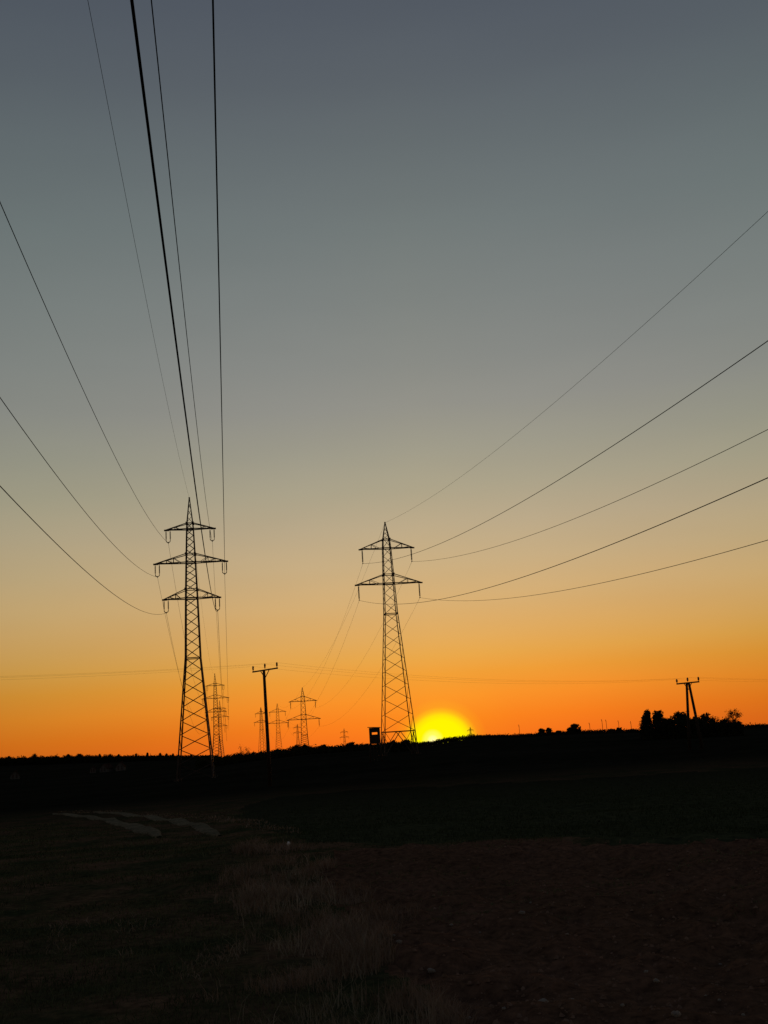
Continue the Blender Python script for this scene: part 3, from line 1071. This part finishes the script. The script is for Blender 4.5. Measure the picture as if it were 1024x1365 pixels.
for i, (px, py, wpx, dist, dn, lb) in enumerate(hill):
    p = at(px, py, dist)
    g = GZ(p.x, p.y)
    tree('bush' if 'tree' not in lb else 'tree', (p.x, p.y, g), max(0.8, p.z - g), wpx * dist / FOC * 1.15, lb, 'bush' if 'tree' not in lb else 'tree', HB, dn, 'leaf' if dn > .5 else 'twig', 40 + i, 0.05, 0.2)

# conifers that stand up from the wooded skyline on the left
LT = 'conifers on the left skyline'
left = [(12, 1008.5, 9), (46, 1006, 14), (91, 1006.5, 12), (106, 1005.5, 16), (133, 1005.8, 8), (147, 1006.6, 12), (158, 1005.6, 5), (181.5, 1005, 7), (196.5, 1004, 7), (213.5, 1004.4, 8), (222, 1005, 7), (230.8, 1005, 6), (255, 1006.3, 7)]
far_lab = ['leftmost low conifer on the skyline at the photo edge', 'broad dark tree hump on the far left skyline', 'low rounded tree on the left skyline, left of the widest one', 'widest low tree crown on the left skyline',
           'small tree just right of the widest crown on the left skyline', 'flat-topped tree on the left skyline above the pale houses', 'narrow spiky conifer on the left skyline',
           'small pointed conifer left of the tallest one on the left skyline', 'tallest pointed conifer on the left skyline', 'first of three close conifers left of the tall pylon foot',
           'middle one of three close conifers left of the tall pylon foot', 'last of three close conifers, nearest the tall pylon foot', 'low conifer seen between the feet of the tall left pylon']
for i, ((px, py, wpx), lb) in enumerate(zip(left, far_lab)):
    dist = 1150
    p = at(px, py, dist)
    g = GZ(p.x, p.y)
    h = max(6.0, p.z - g)
    w = wpx * dist / FOC
    root = thing('conifer', (p.x, p.y, p.z - h), lb, 'conifer', LT)
    tr = MB()
    tr.tube([(0, 0, -1), (0, 0, h * .5), (0, 0, h * .98)], [w * .06, w * .04, .05], 6)
    tr.build('trunk', M['bark'], root)
    cs, sp = [], []
    rnd = random.Random(i)
    pw = 0.55 if wpx > 9 else 0.8
    for _ in range(150):
        f = rnd.random()
        rad = w * .5 * (1 - f) ** pw * rnd.random() ** .5
        a = rnd.uniform(0, 6.28)
        cs.append((math.cos(a) * rad, math.sin(a) * rad, h * (.1 + .88 * f))); sp.append(w * .05)
    V, F = leaf_cards(cs, .5, 12, sp)
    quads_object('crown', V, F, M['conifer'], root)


def wood_mass(name, pixels, dist, hscale, mat, label, n, leaf, depth=60):
    """a far wood that reads as one mass: leaf clumps heaped along the terrain"""
    C_, S_ = [], []
    for _ in range(n):
        px = random.uniform(pixels[0][0], pixels[-1][0])
        top = float(np.interp(px, [q[0] for q in pixels], [q[1] for q in pixels]))
        d = dist + random.uniform(-depth, depth)
        p = at(px, 1000, d)
        g = GZ(p.x, p.y)
        h = at(px, top, d).z - g
        if h < 0.3:
            h = 0.3
        hh = h * (0.82 + 0.36 * float(vnoise(np.array(px / hscale), np.array(d / 20), 77)))
        f = random.random()
        C_.append((p.x, p.y, g + hh * f)); S_.append(leaf * 1.2)
    V, F = leaf_cards(C_, leaf, 6, S_)
    o = quads_object(name, V, F, M[mat])
    tag(o, label, 'wood', kind='stuff')


wood_mass('far_wood', [(-80, 1012), (0, 1010.5), (60, 1008.5), (120, 1007.8), (200, 1008.2), (240, 1008.5), (262, 1009.5), (275, 1008.5), (290, 1009)], 1180, 4.0, 'conifer', 'dark far wood forming the skyline on the left', 9000, 0.75, 60)
wood_mass('far_hedge', [(262, 1010), (280, 1008.5), (300, 1008.2), (320, 1004.5), (340, 1003.5), (360, 1001.5), (385, 998.5), (386, 996), (440, 995.5), (480, 993), (498, 993), (520, 991.5), (556, 991)], 380, 3.0, 'leaf', 'dark hedge line along the low hill behind the wooden pole', 5200, 0.30, 25)
wood_mass('hill_scrub', [(556, 991), (575, 989.5), (592, 985), (620, 982), (650, 981), (685, 981), (705, 979.5), (740, 977), (770, 974.5), (840, 973.8), (900, 971), (985, 965.8), (1030, 966.5), (1090, 964)], 345, 2.5, 'twig', 'low dark scrub along the hill skyline on the right', 6500, 0.22, 18)


wood_mass('undergrowth', [(857, 974), (858, 955), (882, 957), (892, 956), (925, 954), (945, 957), (962, 958), (978, 956), (987, 962), (992, 967)], 203, 1.6, 'leaf', 'dark undergrowth joining the trees of the right clump', 3800, 0.13, 6)


# ------------------------------------------------------------------ village houses in the left valley
def house(px, py, dist, w, d, h, rz, label):
    p = at(px, py, dist)
    g = GZ(p.x, p.y)
    root = thing('house', (p.x, p.y, g), label, 'house', 'pale village houses in the left valley', rz)
    wl = MB()
    rh = w * .48
    vs = [(-w / 2, -d / 2, -1), (w / 2, -d / 2, -1), (w / 2, -d / 2, h), (0, -d / 2, h + rh), (-w / 2, -d / 2, h),
          (-w / 2, d / 2, -1), (w / 2, d / 2, -1), (w / 2, d / 2, h), (0, d / 2, h + rh), (-w / 2, d / 2, h)]
    wl.add(vs, [(0, 1, 2, 3, 4), (9, 8, 7, 6, 5), (0, 5, 6, 1), (1, 6, 7, 2), (5, 0, 4, 9)])
    wl.build('wall', M['plaster'], root)
    rf = MB()
    for s in (-1, 1):
        a = Vector((s * (w / 2 + .45), 0, h - .35)); b = Vector((0, 0, h + rh + .12))
        rf.bar(a, b, d + .9, .16, ref=(-(b - a).z * s, 0, abs((b - a).x)))
    ro = rf.build('roof', M['tile'], root)
    ch = MB()
    ch.box((w * .15, d * .2, h + rh), (.6, .6, 1.6))
    ch.build('chimney', M['tile'], ro)
    for sx in (-1, 1):
        for zz in (h * .45, h * .95):
            wn = MB()
            wn.box((sx * w * .2, -d / 2 - .01, zz), (1.0, .06, 1.2))
            wn.build('window', M['glass'], root)


house(20, 1034, 760, 5.5, 8, 2.6, .3, 'small pale house farthest left in the dark valley')
house(124, 1029, 800, 3.8, 6, 2.4, .2, 'smallest pale shed of the valley, left of the two gabled houses')
house(142, 1028.5, 800, 5.5, 9, 2.8, -.25, 'pale gabled house in the valley, the left one of the two')
house(161, 1030.5, 800, 6.0, 9, 3.0, .15, 'pale gabled house in the valley, the right one of the two')


# ------------------------------------------------------------------ stones on the ploughed soil
def lump(seed, sx, sy, sz, rough=.25, rings=6, seg=8):
    rnd = random.Random(seed)
    mb = MB()
    vs = [(0, 0, sz)]
    for i in range(1, rings):
        t = math.pi * i / rings
        for k in range(seg):
            a = 2 * math.pi * (k + .5 * (i % 2)) / seg
            q = 1 + rnd.uniform(-rough, rough)
            vs.append((math.sin(t) * math.cos(a) * sx * q, math.sin(t) * math.sin(a) * sy * q, math.cos(t) * sz * q))
    vs.append((0, 0, -sz))
    fs = [(0, 1 + k, 1 + (k + 1) % seg) for k in range(seg)]
    for i in range(rings - 2):
        for k in range(seg):
            a, b = 1 + i * seg + k, 1 + i * seg + (k + 1) % seg
            fs.append((a, a + seg, b + seg, b))
    last, o = len(vs) - 1, 1 + (rings - 2) * seg
    fs += [(last, o + (k + 1) % seg, o + k) for k in range(seg)]
    mb.add(vs, fs)
    return mb


ST = 'pale stones on the ploughed soil'
stones = [(723, 1334, 15, 'largest pale stone lying on the ploughed soil in the foreground'), (902, 1356, 13, 'pale rounded stone at the bottom edge right of the largest stone')]
small = [(697, 1219, 9), (740, 1300, 11), (798, 1269, 7), (861, 1291, 6), (875, 1307, 9), (958, 1268, 5), (958, 1323, 6), (763, 1329, 6), (624, 1346, 7), (533, 1262, 9),
         (575, 1290, 12), (757, 1251, 5), (966, 1200, 5), (707, 1200, 4), (602, 1234, 6), (676, 1328, 7), (940, 1318, 4), (600, 1300, 5), (830, 1340, 6), (990, 1345, 6), (525, 1258, 6), (640, 1240, 4), (672, 1345, 6)]
for i, (px, py, w) in enumerate([s[:3] for s in stones] + small):
    x, y = ground_at_pixel(px, py)
    r = w * math.hypot(x, y) / FOC / 2
    o = lump(i, r, r * .85, r * .55).build('stone', M['stone'], None, True)
    o.location = (x, y, float(ground_z(x, y)) + r * .25)
    o.rotation_euler = (0.1, -0.1, i * 1.3)
    tag(o, stones[i][3] if i < 2 else 'small pale stone lying on the brown ploughed soil', 'stone', ST)
x, y = ground_at_pixel(385, 1131)
r = 4.2 * math.hypot(x, y) / FOC / 2
o = lump(99, r, r * .9, r * 1.4, .1, 8, 10).build('marker_stone', M['white'], None, True)
o.location = (x, y, float(ground_z(x, y)) + r * 1.0)
tag(o, 'small white marker stone standing at the field corner', 'stone')


# ------------------------------------------------------------------ clods, grass and crop as ground cover
def scatter(n, rmin, rmax, azmin, azmax, test):
    r = rmin * (rmax / rmin) ** RNG.random(n * 1)
    a = np.radians(RNG.uniform(azmin, azmax, n))
    x, y = r * np.sin(a), r * np.cos(a)
    k = test(x, y)
    return x[k], y[k]


def make_clods():
    x, y = scatter(9000, 4.5, 19, -12, 24, lambda x, y: inside(SOIL, x, y))
    n = len(x)
    s = 0.006 + 0.020 * RNG.random(n) ** 4
    oc = np.array([(1, 0, 0), (.5, .8, 0), (-.6, .75, 0), (-1, 0, .1), (-.45, -.85, 0), (.55, -.8, 0), (.45, .1, .75), (-.4, .2, .7), (-.1, -.4, .72), (.1, .45, .6)])
    V = oc[None] * (1 + RNG.uniform(-.3, .3, (n, 10, 1))) * s[:, None, None]
    an = RNG.uniform(0, 6.28, n)
    c, si = np.cos(an)[:, None], np.sin(an)[:, None]
    V = np.stack([V[..., 0] * c - V[..., 1] * si, V[..., 0] * si + V[..., 1] * c, V[..., 2]], -1)
    V += np.stack([x, y, ground_z(x, y) - s * .1], -1)[:, None]
    f = np.array([(0, 1, 9, 6), (1, 2, 7, 9), (2, 3, 7, 7), (3, 4, 8, 7), (4, 5, 8, 8), (5, 0, 6, 8), (6, 9, 7, 8)])
    mb_faces = []
    F = (f[None] + (np.arange(n) * 10)[:, None, None]).reshape(-1, 4)
    me = bpy.data.meshes.new('soil_clods')
    me.from_pydata(V.reshape(-1, 3).tolist(), [], [tuple(dict.fromkeys(q)) for q in F.tolist()])
    me.materials.append(M['clod'])
    o = bpy.data.objects.new('soil_clods', me)
    COL.objects.link(o)
    tag(o, 'crumbled clods of dry earth strewn over the ploughed soil', 'soil clods', kind='stuff')


make_clods()


def blades(name, x, y, hmin, hmax, width, lean, mat, label, cat, hpow=1.5):
    n = len(x)
    h = hmin + (hmax - hmin) * RNG.random(n) ** hpow
    r = np.hypot(x, y)
    w = width * (0.6 + 0.8 * RNG.random(n)) * np.clip(r / 9, 0.75, 3.5)
    a = RNG.uniform(0, 6.28, n)
    dx, dy = np.cos(a), np.sin(a)
    b = RNG.uniform(0, 6.28, n)
    l = lean * h * RNG.random(n)
    lx, ly = np.cos(b) * l, np.sin(b) * l
    z0 = ground_z(x, y) - 0.015
    P = np.zeros((n, 6, 3))
    for k, (f, ww) in enumerate(((0, 1.0), (.55, .75), (1.0, .12))):
        cx, cy, cz = x + lx * f ** 2, y + ly * f ** 2, z0 + h * f * (1 - .25 * f * lean)
        P[:, 2 * k] = np.stack([cx - dx * w * ww / 2, cy - dy * w * ww / 2, cz], -1)
        P[:, 2 * k + 1] = np.stack([cx + dx * w * ww / 2, cy + dy * w * ww / 2, cz], -1)
    f = np.array([(0, 1, 3, 2), (2, 3, 5, 4)])
    F = (f[None] + (np.arange(n) * 6)[:, None, None]).reshape(-1, 4)
    o = quads_object(name, P.reshape(-1, 3), F, M[mat])
    tag(o, label, cat, kind='stuff')


def on_verge(x, y):
    rx, ry = x + RNG.normal(0, .25, len(x)), y + RNG.normal(0, .5, len(x))
    ok = ~(inside(SOIL, x, y) | inside(CROP, x, y) | ((inside(RUT_L, rx, ry) | inside(RUT_R, rx, ry)) & (RNG.random(len(x)) < .72)))
    patch = vnoise(x / 1.1, y / 1.1, 31) + .6 * vnoise(x / .35, y / .35, 32)
    return ok & (patch > -0.16 + .3 * (RNG.random(len(x)) - .5))


x, y = scatter(150000, 4.6, 42, -22, 8, on_verge)
blades('verge_grass', x, y, 0.02, 0.10, 0.006, 1.0, 'grass', 'short rough grass covering the verge on the left', 'grass')
STRIP = poly([(340, 1120), (400, 1135), (425, 1165), (462, 1205), (525, 1268), (590, 1360), (640, 1480), (330, 1480), (400, 1365), (400, 1290), (350, 1220), (330, 1160)])


def on_strip(x, y):
    p = vnoise(x / .55, y / .55, 41) + .5 * vnoise(x / .2, y / .2, 42)
    x, y = x + 1.1 * vnoise(x / .8, y / .8, 45) + .3 * vnoise(x / .2, y / .2, 46), y + 1.2 * vnoise(x / .8, y / .8, 47)
    return inside(STRIP, x, y) & (p > 0.0 + .35 * (RNG.random(len(x)) - .5))


x, y = scatter(170000, 4.6, 24, -11, 6, on_strip)
blades('dry_grass', x, y, 0.04, 0.22, 0.0040, 0.9, 'dry', 'tall reddish dry grass along the edge of the ploughed soil', 'grass', 1.2)
DRYP = poly([(60, 1230), (200, 1220), (330, 1260), (300, 1330), (60, 1330)])
x, y = scatter(30000, 4.6, 24, -22, 0, lambda x, y: inside(DRYP, x, y) & (vnoise(x / .4, y / .4, 43) > .12))
BAND = poly([(60, 1079), (170, 1081), (270, 1084), (340, 1093), (400, 1106), (400, 1114), (330, 1104), (262, 1092), (160, 1086), (60, 1084)])
bx, by = scatter(60000, 15, 60, -22, 0, lambda x, y: inside(BAND, x, y) & (vnoise(x / .9, y / .9, 44) > -.1))
x, y = np.concatenate([x, bx]), np.concatenate([y, by])
blades('withered_grass', x, y, 0.03, 0.12, 0.005, 1.2, 'dry', 'withered brown grass patches on the verge at left', 'grass', 1.2)


def on_crop(x, y):
    row = np.abs(((x * .2 + y * .98) / .30) % 1 - .5)
    return inside(CROP, x, y) & (row > .2) & (vnoise(x / 2, y / 2, 51) > -.35) & (np.hypot(x, y) < 22 + 26 * RNG.random(len(x)))


x, y = scatter(90000, 13, 50, -10, 24, on_crop)
blades('young_crop', x, y, 0.04, 0.10, 0.006, .8, 'shoot', 'rows of young green crop beyond the ploughed soil', 'crop')


def on_soil_weeds(x, y):
    row = np.abs(((y - .06 * x) / .55) % 1 - .5)
    return inside(SOIL, x, y) & (np.hypot(x, y) > 9) & (row > .36) & (vnoise(x / 1.8, y / .9, 61) + .4 * vnoise(x / .2, y / .2, 62) > .02)


x, y = scatter(60000, 9, 18, -10, 24, on_soil_weeds)
blades('sparse_seedlings', x, y, 0.02, 0.06, 0.006, 1.0, 'seedling', 'sparse green seedlings in faint rows on the ploughed soil', 'seedlings')

TUFT = poly([(330, 1160), (420, 1160), (470, 1215), (540, 1290), (590, 1365), (640, 1480), (260, 1480), (280, 1365), (310, 1240)])
x, y = scatter(26000, 4.6, 22, -12, 6, lambda x, y: inside(TUFT, x, y) & (vnoise(x / .5, y / .5, 71) + .6 * vnoise(x / .16, y / .16, 72) > .14))
blades('straw_stalks', x, y, 0.06, 0.30, 0.0035, 0.8, 'straw', 'pale dry stalks standing in tufts along the field edge in the foreground', 'grass', 1.6)
